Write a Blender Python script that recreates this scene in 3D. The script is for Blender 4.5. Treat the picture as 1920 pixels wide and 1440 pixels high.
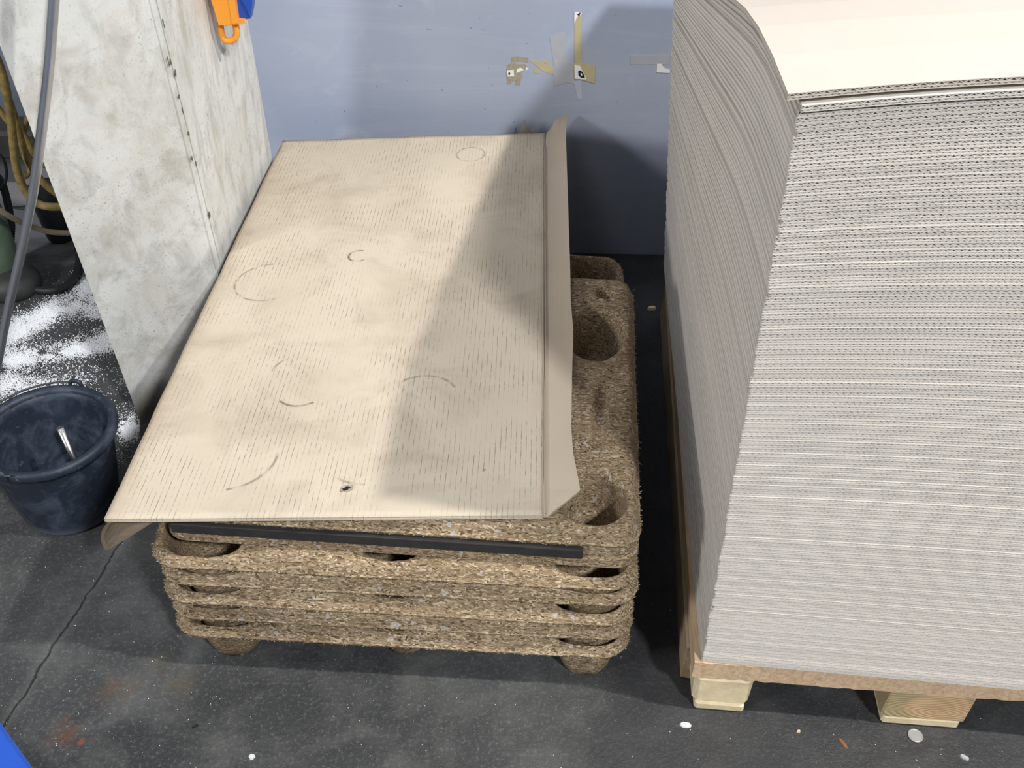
import bpy, math, random
import numpy as np
from mathutils import Vector, noise
random.seed(7); rng = np.random.default_rng(7)
C = bpy.context.scene.collection
for o in list(bpy.data.objects): bpy.data.objects.remove(o)

# ------------------------------------------------------------------ camera
F = 1930.; TH = math.radians(40.2); ROLL = math.radians(1.0); H = 1.63
cam = bpy.data.cameras.new('camera'); cam.sensor_fit = 'HORIZONTAL'; cam.sensor_width = 36.0
cam.lens = 36.0 * F / 1920.; cam.clip_start = .05; cam.clip_end = 100
co = bpy.data.objects.new('camera', cam); C.objects.link(co)
f_ = Vector((0, math.cos(TH), -math.sin(TH))); u_ = Vector((0, math.sin(TH), math.cos(TH))); r_ = Vector((1, 0, 0))
cr, sr = math.cos(ROLL), math.sin(ROLL)
R_ = r_ * cr + u_ * sr; U_ = -r_ * sr + u_ * cr
from mathutils import Matrix
m3 = Matrix((R_, U_, -f_)).transposed()
co.matrix_world = Matrix.Translation((0, 0, H)) @ m3.to_4x4()
bpy.context.scene.camera = co

# ------------------------------------------------------------------ world, lamps, exposure
sc = bpy.context.scene
sc.view_settings.view_transform = 'Standard'; sc.view_settings.look = 'None'
sc.view_settings.gamma = 1; sc.view_settings.use_curve_mapping = False
sc.view_settings.exposure = 0.0
w = bpy.data.worlds.new('hall_light'); sc.world = w; w.use_nodes = True
w.node_tree.nodes['Background'].inputs[0].default_value = (.86, .93, 1.0, 1)
w.node_tree.nodes['Background'].inputs[1].default_value = .13
def lamp(name, kind, loc, energy, color, size, target=None):
    l = bpy.data.lights.new(name, kind); l.energy = energy; l.color = color
    if kind == 'POINT': l.shadow_soft_size = size
    else: l.shape = 'DISK'; l.size = size
    o = bpy.data.objects.new(name, l); C.objects.link(o); o.location = loc
    if target: o.rotation_euler = (Vector(target) - Vector(loc)).to_track_quat('-Z', 'Y').to_euler()
    return o
lamp('hall_lamp', 'POINT', (2.4, .56, 4.3), 700, (1, .97, .92), .07)
lamp('hall_lamp', 'AREA', (2.0, -2.4, 4.6), 275, (.95, .97, 1.0), .38, (.3, 1.5, .3))
lamp('hall_lamp', 'AREA', (-3.4, -1.1, 2.5), 92, (.97, .98, 1.0), .7, (.2, 1.6, .5))
lamp('hall_lamp', 'AREA', (-1.6, .2, 5.0), 28, (.95, .97, 1.0), 1.4, (-.3, 1.5, .3))

# ------------------------------------------------------------------ helpers
def ray(x, y): return f_ + R_ * ((x - 960) / F) - U_ * ((y - 720) / F)
def atz(x, y, z):
    d = ray(x, y); t = (z - H) / d.z; return Vector((0, 0, H)) + d * t
def atpl(x, y, p0, n):
    d = ray(x, y); o = Vector((0, 0, H)); t = (Vector(p0) - o).dot(Vector(n)) / d.dot(Vector(n)); return o + d * t
def aty(x, y, Y): return atpl(x, y, (0, Y, 0), (0, 1, 0))

def tag(o, label=None, cat=None, group=None, kind=None):
    if label: o['label'] = label
    if cat: o['category'] = cat
    if group: o['group'] = group
    if kind: o['kind'] = kind
    return o
def empty(name, loc, rz=0):
    o = bpy.data.objects.new(name, None); o.empty_display_size = .05; C.objects.link(o)
    o.location = loc; o.rotation_euler = (0, 0, rz); return o
def mesh(name, V, Fs, mat, parent=None, loc=None, smooth=False, uv=None, mats=None):
    me = bpy.data.meshes.new(name)
    V = np.asarray(V, dtype=np.float32); 
    me.from_pydata(V.tolist(), [], [tuple(int(i) for i in f) for f in Fs])
    me.materials.append(mat)
    if mats is not None:
        for m in mats[0]: me.materials.append(m)
        me.polygons.foreach_set('material_index', np.asarray(mats[1], dtype=np.int32))
    if smooth: me.polygons.foreach_set('use_smooth', [True] * len(me.polygons))
    if uv is not None:
        l = me.uv_layers.new(name='UVMap'); idx = np.empty(len(me.loops), dtype=np.int32)
        me.loops.foreach_get('vertex_index', idx)
        l.data.foreach_set('uv', np.asarray(uv, dtype=np.float32)[idx].ravel())
    me.update()
    o = bpy.data.objects.new(name, me); C.objects.link(o)
    if parent: o.parent = parent
    if loc is not None: o.location = loc
    return o
class MB:
    def __init__(s): s.V = []; s.F = []
    def add(s, V, Fs):
        b = len(s.V); s.V += [tuple(v) for v in V]; s.F += [tuple(i + b for i in f) for f in Fs]
    def box(s, c, d, rz=0, ch=0.0, jit=0):
        cx, cy, cz = c; hx, hy, hz = d[0] / 2, d[1] / 2, d[2] / 2
        ch = min(ch, hx * .9, hy * .9, hz * .9)
        if ch <= 0:
            P = [(a * hx, b * hy, e * hz) for e in (-1, 1) for a, b in ((-1, -1), (1, -1), (1, 1), (-1, 1))]
            Q = [(0, 3, 2, 1), (4, 5, 6, 7), (0, 1, 5, 4), (1, 2, 6, 5), (2, 3, 7, 6), (3, 0, 4, 7)]
        else:
            P = []
            for e, k in ((-1, ch), (-1, 0), (1, 0), (1, ch)):
                z = e * (hz - (0 if k else ch))
                for a, b in ((-1, -1), (1, -1), (1, 1), (-1, 1)):
                    # eight-corner ring
                    q1 = (a * (hx - k - ch), b * (hy - k), z); q2 = (a * (hx - k), b * (hy - k - ch), z)
                    P += [q2, q1] if a * b > 0 else [q1, q2]
            Q = [tuple(range(7, -1, -1)), tuple(range(24, 32))]
            for r in range(3):
                for i in range(8):
                    j = (i + 1) % 8; Q.append((r * 8 + i, r * 8 + j, r * 8 + 8 + j, r * 8 + 8 + i))
        c_, s_ = math.cos(rz), math.sin(rz)
        s.add([(cx + c_ * x - s_ * y + random.uniform(-jit, jit), cy + s_ * x + c_ * y + random.uniform(-jit, jit), cz + z + random.uniform(-jit, jit)) for x, y, z in P], Q)
    def prism(s, pts, z0, z1):
        n = len(pts); s.add([(x, y, z0) for x, y in pts] + [(x, y, z1) for x, y in pts],
              [tuple(range(n - 1, -1, -1)), tuple(range(n, 2 * n))] + [(i, (i + 1) % n, n + (i + 1) % n, n + i) for i in range(n)])
    def extrude(s, pts, n, t):
        n = Vector(n).normalized() * t; k = len(pts); P = [Vector(p) for p in pts]
        s.add(P + [p + n for p in P], [tuple(range(k)), tuple(range(2 * k - 1, k - 1, -1))] + [((i + 1) % k, i, k + i, k + (i + 1) % k) for i in range(k)])
    def lathe(s, prof, c=(0, 0, 0), n=32, close=False):
        V = []; k = len(prof)
        for r, z in prof:
            for i in range(n):
                a = 2 * math.pi * i / n; V.append((c[0] + r * math.cos(a), c[1] + r * math.sin(a), c[2] + z))
        Fs = [(j * n + i, j * n + (i + 1) % n, (j + 1) * n + (i + 1) % n, (j + 1) * n + i) for j in range(k - 1) for i in range(n)]
        s.add(V, Fs)
    def tube(s, pts, r, n=10, sub=8, ridge=0, caps=True):
        P = [Vector(p) for p in pts]; Q = []
        if len(P) > 2:
            E = [P[0] * 2 - P[1]] + P + [P[-1] * 2 - P[-2]]
            for i in range(1, len(E) - 2):
                for k in range(sub):
                    t = k / sub; a, b, c, d = E[i - 1], E[i], E[i + 1], E[i + 2]
                    Q.append(.5 * ((2 * b) + (c - a) * t + (2 * a - 5 * b + 4 * c - d) * t * t + (3 * b - a - 3 * c + d) * t ** 3))
            Q.append(P[-1])
        else: Q = [P[0].lerp(P[1], k / sub) for k in range(sub + 1)]
        V = []; nrm = None
        for i, q in enumerate(Q):
            T = (Q[min(i + 1, len(Q) - 1)] - Q[max(i - 1, 0)]).normalized()
            if nrm is None: nrm = T.orthogonal().normalized()
            nrm = (nrm - T * nrm.dot(T)).normalized(); B = T.cross(nrm)
            rr = (r if not callable(r) else r(i / (len(Q) - 1))) * (1 + (ridge if i % 2 else -ridge))
            for k in range(n):
                a = 2 * math.pi * k / n; V.append(q + (nrm * math.cos(a) + B * math.sin(a)) * rr)
        m = len(Q); Fs = [(j * n + i, j * n + (i + 1) % n, (j + 1) * n + (i + 1) % n, (j + 1) * n + i) for j in range(m - 1) for i in range(n)]
        if caps: Fs += [tuple(range(n - 1, -1, -1)), tuple(range((m - 1) * n, m * n))]
        s.add(V, Fs)
    def obj(s, name, mat, parent=None, loc=None, smooth=False): return mesh(name, s.V, s.F, mat, parent, loc, smooth)

# ------------------------------------------------------------------ materials
class NT:
    def __init__(s, name, rough=.8, metal=0, spec=.4):
        m = bpy.data.materials.new(name); m.use_nodes = True; s.m = m; s.t = m.node_tree; s.n = s.t.nodes; s.b = s.n['Principled BSDF']
        s.b.inputs['Roughness'].default_value = rough; s.b.inputs['Metallic'].default_value = metal
        s.b.inputs['Specular IOR Level'].default_value = spec
        s.tc = s.n.new('ShaderNodeTexCoord')
    def L(s, a, b): s.t.links.new(a, b)
    def mp(s, src='Object', scale=(1, 1, 1), rot=(0, 0, 0), loc=(0, 0, 0)):
        k = s.n.new('ShaderNodeMapping'); k.inputs['Scale'].default_value = scale; k.inputs['Rotation'].default_value = rot; k.inputs['Location'].default_value = loc
        s.L(s.tc.outputs[src] if isinstance(src, str) else src, k.inputs[0]); return k.outputs[0]
    def noise(s, v, scale=5, detail=4, rough=.55, dist=0):
        k = s.n.new('ShaderNodeTexNoise'); k.inputs['Scale'].default_value = scale; k.inputs['Detail'].default_value = detail
        k.inputs['Roughness'].default_value = rough; k.inputs['Distortion'].default_value = dist; s.L(v, k.inputs['Vector']); return k.outputs['Fac']
    def vor(s, v, scale=5, out='Color', feat='F1'):
        k = s.n.new('ShaderNodeTexVoronoi'); k.feature = feat; k.inputs['Scale'].default_value = scale; s.L(v, k.inputs['Vector']); return k.outputs[out]
    def ramp(s, v, st, interp='LINEAR'):
        k = s.n.new('ShaderNodeValToRGB'); k.color_ramp.interpolation = interp; e = k.color_ramp.elements
        while len(e) < len(st): e.new(.5)
        for x, (p, c) in zip(e, st):
            x.position = p; x.color = (c, c, c, 1) if isinstance(c, (int, float)) else (*c, 1)
        s.L(v, k.inputs[0]); return k.outputs[0]
    def mix(s, f, a, b, mode='MIX'):
        k = s.n.new('ShaderNodeMix'); k.data_type = 'RGBA'; k.blend_type = mode
        for i, v in ((0, f), (6, a), (7, b)):
            if isinstance(v, (int, float)): k.inputs[i].default_value = v if i == 0 else (v, v, v, 1)
            elif isinstance(v, tuple): k.inputs[i].default_value = (*v, 1)
            else: s.L(v, k.inputs[i])
        return k.outputs[2]
    def math(s, op, a, b=None, c=None):
        k = s.n.new('ShaderNodeMath'); k.operation = op
        for i, v in enumerate((a, b, c)):
            if v is None: continue
            if isinstance(v, (int, float)): k.inputs[i].default_value = v
            else: s.L(v, k.inputs[i])
        return k.outputs[0]
    def sep(s, v):
        k = s.n.new('ShaderNodeSeparateXYZ'); s.L(v, k.inputs[0]); return k.outputs
    def col(s, v):
        if isinstance(v, tuple): s.b.inputs['Base Color'].default_value = (*v, 1)
        else: s.L(v, s.b.inputs['Base Color'])
    def bump(s, v, strength=.3, dist=.002):
        k = s.n.new('ShaderNodeBump'); k.inputs['Strength'].default_value = strength; k.inputs['Distance'].default_value = dist
        s.L(v, k.inputs['Height']); s.L(k.outputs[0], s.b.inputs['Normal'])
def simple(name, c, rough=.6, metal=0, var=.25, scale=30, spec=.4, bump=0):
    t = NT(name, rough, metal, spec); n = t.noise(t.mp(), scale, 5)
    t.col(t.mix(n, tuple(x * (1 - var) for x in c), tuple(min(1, x * (1 + var)) for x in c)))
    if bump: t.bump(n, bump)
    return t.m

def m_floor():
    t = NT('dark_asphalt_floor', .55, 0, .45); v = t.mp()
    big = t.noise(v, 1.6, 5, .6); mid = t.noise(v, 9, 6, .65, .4); fine = t.noise(v, 130, 4, .75)
    c = t.mix(t.ramp(big, [(.35, 0), (.68, 1)]), (.036, .037, .038), (.070, .070, .069))
    c = t.mix(t.ramp(mid, [(.45, 0), (.75, 1)]), c, (.105, .105, .10))
    c = t.mix(t.math('MULTIPLY', t.ramp(fine, [(.52, 0), (.72, 1)]), .55), c, (.18, .19, .2))
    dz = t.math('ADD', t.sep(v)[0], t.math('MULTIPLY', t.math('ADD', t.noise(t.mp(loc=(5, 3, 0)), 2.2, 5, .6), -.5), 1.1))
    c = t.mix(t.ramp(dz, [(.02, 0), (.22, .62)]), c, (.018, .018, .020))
    # fibre flecks
    for rz in (.3, 1.4, 2.5):
        fb = t.vor(t.mp(scale=(45, 520, 45), rot=(0, 0, rz)), 1, 'Distance')
        c = t.mix(t.math('MULTIPLY', t.ramp(fb, [(.05, 1), (.12, 0)]), .28), c, (.24, .245, .25))
    # pale wear patch near the machine
    s = t.sep(v); dx = t.math('MULTIPLY', t.math('ADD', s[0], 1.55), 1.3); dy = t.math('MULTIPLY', t.math('ADD', s[1], -2.85), 1.6)
    d = t.math('SQRT', t.math('ADD', t.math('MULTIPLY', dx, dx), t.math('MULTIPLY', dy, dy)))
    d = t.math('ADD', d, t.math('MULTIPLY', t.noise(t.mp(scale=(3, 9, 1)), 2, 4), .5))
    c = t.mix(t.ramp(d, [(.75, .8), (1.15, 0)]), c, (.30, .295, .31))
    # brown and rust stains
    for (px, py, r, col, k) in ((152, 1392, .012, (.32, .06, .01), .9), (120, 1378, .05, (.14, .06, .03), .5), (215, 1292, .06, (.12, .07, .04), .45), (340, 1280, .05, (.10, .08, .05), .5), (300, 1240, .05, (.10, .085, .05), .4)):
        p = atz(px, py, 0); dx = t.math('ADD', s[0], -p.x); dy = t.math('ADD', s[1], -p.y)
        d = t.math('SQRT', t.math('ADD', t.math('MULTIPLY', dx, dx), t.math('MULTIPLY', dy, dy)))
        d = t.math('ADD', t.math('DIVIDE', d, r), t.math('MULTIPLY', t.noise(v, 38, 5, .7), 2.4))
        c = t.mix(t.ramp(t.math('MULTIPLY', d, .5), [(.55, k), (.95, 0)]), c, col)
    # crack
    a = atz(212, 1040, 0); b = atz(4, 1362, 0); dr = (b - a).normalized(); nx, ny = -dr.y, dr.x
    e = t.math('ADD', t.math('ADD', t.math('MULTIPLY', s[0], nx), t.math('MULTIPLY', s[1], ny)), -(nx * a.x + ny * a.y))
    e = t.math('ADD', e, t.math('MULTIPLY', t.math('ADD', t.noise(v, 9, 8, .7), -.5), .035))
    ab = t.math('ABSOLUTE', e)
    cm = t.math('MULTIPLY', t.ramp(ab, [(.0004, 1), (.0016, 0)]), t.ramp(s[1], [(0, 1), (1, 1)]))
    lim = t.math('LESS_THAN', s[1], 1.55); cm = t.math('MULTIPLY', cm, lim)
    c = t.mix(t.math('MULTIPLY', t.ramp(ab, [(.003, .25), (.02, 0)]), lim), c, (.16, .16, .155))
    c = t.mix(cm, c, (.008, .008, .008))
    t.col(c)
    t.L(t.ramp(big, [(.3, .42), (.7, .62)]), t.b.inputs['Roughness'])
    t.bump(t.mix(.5, t.math('SUBTRACT', t.math('ADD', mid, fine), cm), fine), .45, .003)
    return t.m
def m_wall():
    t = NT('scuffed_grey_blue_sheet', .5, 0, .3); v = t.mp()
    n = t.noise(t.mp(scale=(1, 1, 1)), 1.3, 4, .5, 1.2); arc = t.noise(t.mp(scale=(1.2, 1, 9), rot=(0, .18, 0)), .9, 5, .6, 2.5)
    sm = t.noise(v, 5, 5, .6, 2.2); fine = t.noise(v, 60, 3)
    c = t.mix(t.ramp(n, [(.35, 0), (.65, 1)]), (.285, .325, .425), (.345, .375, .45))
    c = t.mix(t.ramp(arc, [(.52, 0), (.75, .3)]), c, (.42, .45, .53))
    c = t.mix(t.ramp(sm, [(.58, 0), (.72, .3)]), c, (.42, .46, .55))
    c = t.mix(t.ramp(t.noise(v, 90, 2), [(.74, 0), (.78, .8)]), c, (.10, .10, .11))
    t.col(c); t.bump(t.mix(.5, sm, fine), .08, .003); return t.m
def m_board(streak=False, k=1.0):
    t = NT('dirty_white_board' + ('_streaked' if streak else ''), .6, 0, .35); v = t.mp()
    n = t.noise(v, 3.5, 6, .65, .6); st = t.noise(t.mp(scale=(22, 22, 5) if streak else (14, 14, 8)), 1.4, 6, .65, .5)
    c = t.mix(t.ramp(n, [(.35, 0), (.7, 1)]), (.70 * k, .705 * k, .68 * k), (.56 * k, .56 * k, .53 * k))
    c = t.mix(t.ramp(st, [(.48, 0), (.72, .75)]), c, (.36, .35, .31))
    c = t.mix(t.ramp(t.noise(v, 13, 5, .7), [(.55, 0), (.72, .55)]), c, (.30, .28, .23))
    c = t.mix(t.ramp(t.noise(t.mp(loc=(7, 3, 5)), 4, 6, .75, .8), [(.50, 0), (.70, .5)]), c, (.50, .44, .35))
    c = t.mix(t.ramp(t.noise(t.mp(loc=(2, 8, 1)), 7, 7, .8, 1.2), [(.56, 0), (.66, .45)]), c, (.33, .34, .34))
    sp = t.noise(t.mp(scale=(330, 330, 90) if streak else (300, 300, 190)), 1, 3, .6); msk = t.ramp(t.noise(v, 9, 4), [(.4, .25), (.62, 1)])
    c = t.mix(t.math('MULTIPLY', t.ramp(sp, [(.60, 0), (.70, .7)]), msk), c, (.13, .12, .10))
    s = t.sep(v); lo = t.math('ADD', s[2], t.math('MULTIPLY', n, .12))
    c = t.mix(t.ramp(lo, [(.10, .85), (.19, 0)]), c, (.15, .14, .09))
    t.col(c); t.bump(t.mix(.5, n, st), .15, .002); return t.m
def m_chip(name='pressed_wood_chip', dark=1.0):
    t = NT(name, .75, 0, .25); oi = t.n.new('ShaderNodeObjectInfo')
    add = t.n.new('ShaderNodeVectorMath'); add.operation = 'ADD'; t.L(t.tc.outputs['Object'], add.inputs[0])
    cb = t.n.new('ShaderNodeCombineXYZ'); t.L(t.math('MULTIPLY', oi.outputs['Random'], 7), cb.inputs[0]); t.L(cb.outputs[0], add.inputs[1]); base = add.outputs[0]
    dist = t.n.new('ShaderNodeTexNoise'); dist.inputs['Scale'].default_value = 30; t.L(base, dist.inputs['Vector'])
    dm = t.n.new('ShaderNodeVectorMath'); dm.operation = 'MULTIPLY_ADD'; t.L(dist.outputs['Color'], dm.inputs[0]); dm.inputs[1].default_value = (.012,) * 3; t.L(base, dm.inputs[2]); base = dm.outputs[0]
    vals = []
    for sc_, rt in (((130, 620, 620), (0, 0, .35)), ((130, 600, 600), (.5, .9, 1.3)), ((110, 560, 560), (1.0, -.7, 2.3)), ((110, 460, 460), (.3, 1.6, .2)), ((60, 290, 290), (0, -.3, 2.9))):
        k = t.sep(t.vor(t.mp(base, scale=sc_, rot=rt), 1)); vals.append(k[0])
    sel = t.sep(t.vor(base, 170)); c = vals[0]
    for i, (ch, th) in enumerate(((0, .5), (1, .55), (2, .6), (0, .78))):
        c = t.mix(t.math('GREATER_THAN', sel[ch], th), c, vals[i + 1])
    f = c
    c = t.ramp(f, [(.0, (.06 * dark, .038 * dark, .02 * dark)), (.12, (.15 * dark, .105 * dark, .060 * dark)), (.45, (.27 * dark, .195 * dark, .115 * dark)), (.8, (.38 * dark, .285 * dark, .175 * dark)), (1, (.58 * dark, .48 * dark, .34 * dark))])
    c = t.mix(t.math('MULTIPLY', t.math('GREATER_THAN', t.sep(t.vor(base, 140))[0], .990), .6), c, (.55, .53, .52))
    big = t.noise(base, 7, 4); c = t.mix(t.ramp(big, [(.4, 0), (.75, .45)]), c, (.12 * dark, .075 * dark, .038 * dark))
    s = t.sep(t.tc.outputs['Object'])
    t.col(c); t.bump(f, .7, .003); return t.m
def m_kraft(name, a, b, lines=False, rings=(), k=.3):
    t = NT(name, .85, 0, .15); oi = t.n.new('ShaderNodeObjectInfo')
    v = t.mp('UV' if lines else 'Object')
    n = t.noise(v, 5, 5, .6); fine = t.noise(v, 160, 3, .7)
    c = t.mix(t.ramp(n, [(.3, 0), (.7, 1)]), a, b)
    c = t.mix(t.math('MULTIPLY', fine, .16), c, tuple(x * .6 for x in a))
    if not lines:
        c = t.mix(t.math('MULTIPLY', oi.outputs['Random'], k), c, tuple(x * .66 for x in a))
    else:
        s = t.sep(v); wob = t.math('MULTIPLY', t.noise(v, 9, 2), .0035)
        ph = t.math('FRACT', t.math('MULTIPLY', t.math('ADD', s[0], wob), 1 / .0088))
        ln = t.ramp(t.math('ABSOLUTE', t.math('ADD', ph, -.5)), [(.03, 1), (.07, 0)])
        brk = t.noise(t.mp('UV', scale=(170, 34, 1)), 1, 5, .75); patch = t.noise(t.mp('UV', scale=(1, .8, 1), loc=(3.1, 1.7, 0)), 8, 4, .6)
        mk = t.math('MULTIPLY', t.ramp(brk, [(.42, 0), (.56, 1)]), t.ramp(patch, [(.38, .03), (.58, 1)]))
        soft = t.ramp(t.noise(t.mp('UV', loc=(1, 5, 0)), 6, 5, .65, .5), [(.46, 0), (.74, .6)])
        c = t.mix(soft, c, (.33, .27, .20))
        c = t.mix(t.math('MULTIPLY', t.math('MULTIPLY', ln, mk), .88), c, (.10, .075, .05))
        stain = t.math('MULTIPLY', t.ramp(t.noise(t.mp('UV', loc=(9, 2, 0)), 45, 4, .75), [(.66, 0), (.74, .75)]), t.ramp(t.noise(t.mp('UV', loc=(4, 4, 0)), 5, 2), [(.5, 0), (.6, 1)]))
        c = t.mix(stain, c, (.14, .11, .08))
        for (cx, cy, r, a0, a1, k) in rings:
            dx = t.math('ADD', s[0], -cx); dy = t.math('ADD', s[1], -cy)
            d = t.math('SQRT', t.math('ADD', t.math('MULTIPLY', dx, dx), t.math('MULTIPLY', dy, dy)))
            d = t.math('ABSOLUTE', t.math('ADD', d, -r)); an = t.math('ARCTAN2', dy, dx)
            m = t.math('MULTIPLY', t.math('GREATER_THAN', an, a0), t.math('LESS_THAN', an, a1))
            m = t.math('MULTIPLY', m, t.ramp(d, [(.0004, k), (.0017, 0)])); m = t.math('MULTIPLY', m, t.ramp(t.noise(v, 40, 3), [(.4, .2), (.55, 1)]))
            c = t.mix(m, c, (.12, .09, .06))
        # dirty smear along the front-left edge
        e = t.math('ADD', t.math('MULTIPLY', s[0], 1.0), t.math('MULTIPLY', t.noise(t.mp('UV', scale=(3, 9, 1)), 6, 4), .05))
        c = t.mix(t.ramp(e, [(.028, .35), (.06, 0)]), c, (.30, .22, .15))
    t.col(c); t.bump(fine, .12, .001); return t.m
def m_wood(name, a, b, ring=False, scale=60):
    t = NT(name, .75, 0, .2)
    if ring:
        wv = t.n.new('ShaderNodeTexWave'); wv.wave_type = 'RINGS'; wv.rings_direction = 'Y'; wv.inputs['Scale'].default_value = 45; wv.inputs['Distortion'].default_value = 1.5; wv.inputs['Detail'].default_value = 2; wv.inputs['Detail Scale'].default_value = .6
        t.L(t.mp(scale=(.55, .2, 1.5), loc=(-.012, 0, .022)), wv.inputs['Vector']); s = t.sep(t.mp())
        g = wv.outputs['Fac']; c = t.mix(g, a, b)
        dx = t.math('MULTIPLY', t.math('ADD', s[0], -.022), .75); dz = t.math('MULTIPLY', t.math('ADD', s[2], .0), 1.25)
        d = t.math('SQRT', t.math('ADD', t.math('MULTIPLY', dx, dx), t.math('MULTIPLY', dz, dz)))
        c = t.mix(t.ramp(d, [(.045, 0), (.049, 1)]), c, (.42, .33, .18))
    else:
        g = t.noise(t.mp(scale=(1, .12, 1)), scale, 5, .6, .6); c = t.mix(t.ramp(g, [(.35, 0), (.65, 1)]), a, b)
    c = t.mix(t.ramp(t.noise(t.mp(), 9, 4), [(.55, 0), (.8, .4)]), c, tuple(x * .4 for x in a))
    t.col(c); t.bump(g, .3, .002); return t.m

M = dict(floor=m_floor(), wall=m_wall(), board=m_board(), board2=m_board(True, 1.0), chip=m_chip(), chiptop=m_chip('pressed_wood_chip_top', .95), chipedge=m_chip('frayed_chip_edge', 1.35),  # top pallet chip is a slightly darker copy
    stacktop=m_kraft('cream_kraft_board', (.56, .50, .435), (.58, .525, .46), k=0),
    stack=m_kraft('pale_kraft_board', (.67, .62, .56), (.71, .66, .60)), stackside=m_kraft('kraft_fluting_side_shaded', (.42, .355, .28), (.54, .465, .38), k=.75),  # stack side: browner fluting paper, darkened further for the dimmer left face
    fringe=m_wood('rough_chipboard_edge', (.50, .34, .20), (.68, .51, .34), False, 120),
    pine=m_wood('pale_pine', (.72, .58, .35), (.80, .69, .46)), pine2=m_wood('pine_end_grain', (.56, .36, .19), (.64, .44, .25), True),
    oldwood=m_wood('weathered_pallet_wood', (.30, .22, .14), (.42, .32, .2)),
    blackstrip=simple('dull_black_plastic', (.032, .030, .029), .6, 0, .5, 40, .3, .2),
    orange=simple('orange_plastic', (.86, .33, .035), .4, 0, .06, 20), blue=simple('blue_plastic', (.02, .08, .42), .35, 0, .1, 20),
    steel=simple('brushed_steel', (.55, .55, .56), .28, 1, .15, 60), hose=simple('galvanised_hose', (.48, .51, .55), .32, .85, .2, 25),
    yellow=simple('dirty_yellow_hose', (.34, .24, .085), .5, 0, .95, 60), brownh=simple('brown_grey_hose', (.22, .18, .12), .5, 0, .35, 50),
    rubber=simple('black_rubber', (.018, .02, .022), .5, 0, .4, 40, .5, .1), iron=simple('dark_iron', (.05, .05, .048), .55, .3, .5, 25, .5, .3),
    green=simple('green_machine_paint', (.09, .13, .085), .5, 0, .5, 18, .5, .2), machine=simple('grey_blue_machine_paint', (.13, .15, .19), .5, 0, .3, 10),
    grain=simple('white_foam_grains', (.92, .93, .95), .6, 0, .08, 9), tapey=simple('yellowed_tape', (.42, .37, .22), .5, 0, .15, 60), tapeg=simple('grey_clear_tape', (.355, .37, .395), .3, 0, .12, 40),
    label=simple('white_label', (.72, .73, .73), .5, 0, .06, 60), ink_and_hole=simple('black_print_and_hole_shade', (.01, .01, .012), .5, 0, .1), residue=simple('tape_residue', (.30, .27, .19), .7, 0, .5, 140),
    trash=simple('grey_brown_scrap', (.34, .29, .24), .8, 0, .3, 60), splinter=simple('pale_splinters', (.52, .42, .28), .8, 0, .4, 200), leaf=simple('brown_leaf', (.2, .08, .03), .7, 0, .4, 100),
    silver=simple('dull_metal_disc', (.3, .3, .29), .45, .2, .15, 60))
def m_bucket():
    t = NT('dusty_black_rubber', .5, 0, .35); v = t.mp(); n = t.noise(v, 14, 6, .7, .6); s = t.sep(v)
    c = t.mix(t.ramp(n, [(.45, 0), (.8, 1)]), (.017, .024, .038), (.085, .105, .145))
    c = t.mix(t.ramp(t.noise(v, 45, 5, .7), [(.62, 0), (.75, .35)]), c, (.22, .25, .29))
    lo = t.math('ADD', s[2], t.math('MULTIPLY', n, .03)); c = t.mix(t.ramp(lo, [(.02, .55), (.045, 0)]), c, (.20, .23, .27))
    t.col(c); t.bump(n, .12, .002); return t.m
M['bucket'] = m_bucket()

# ------------------------------------------------------------------ setting
WY = 2.52
b = MB(); b.add([(-7, -4, 0), (6, -4, 0), (6, 8, 0), (-7, 8, 0)], [(0, 1, 2, 3)])
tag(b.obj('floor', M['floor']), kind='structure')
b = MB(); b.box((1.6, WY + .02, 1.3), (4.7, .04, 2.6)); tag(b.obj('wall_back', M['wall']), kind='structure')

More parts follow.
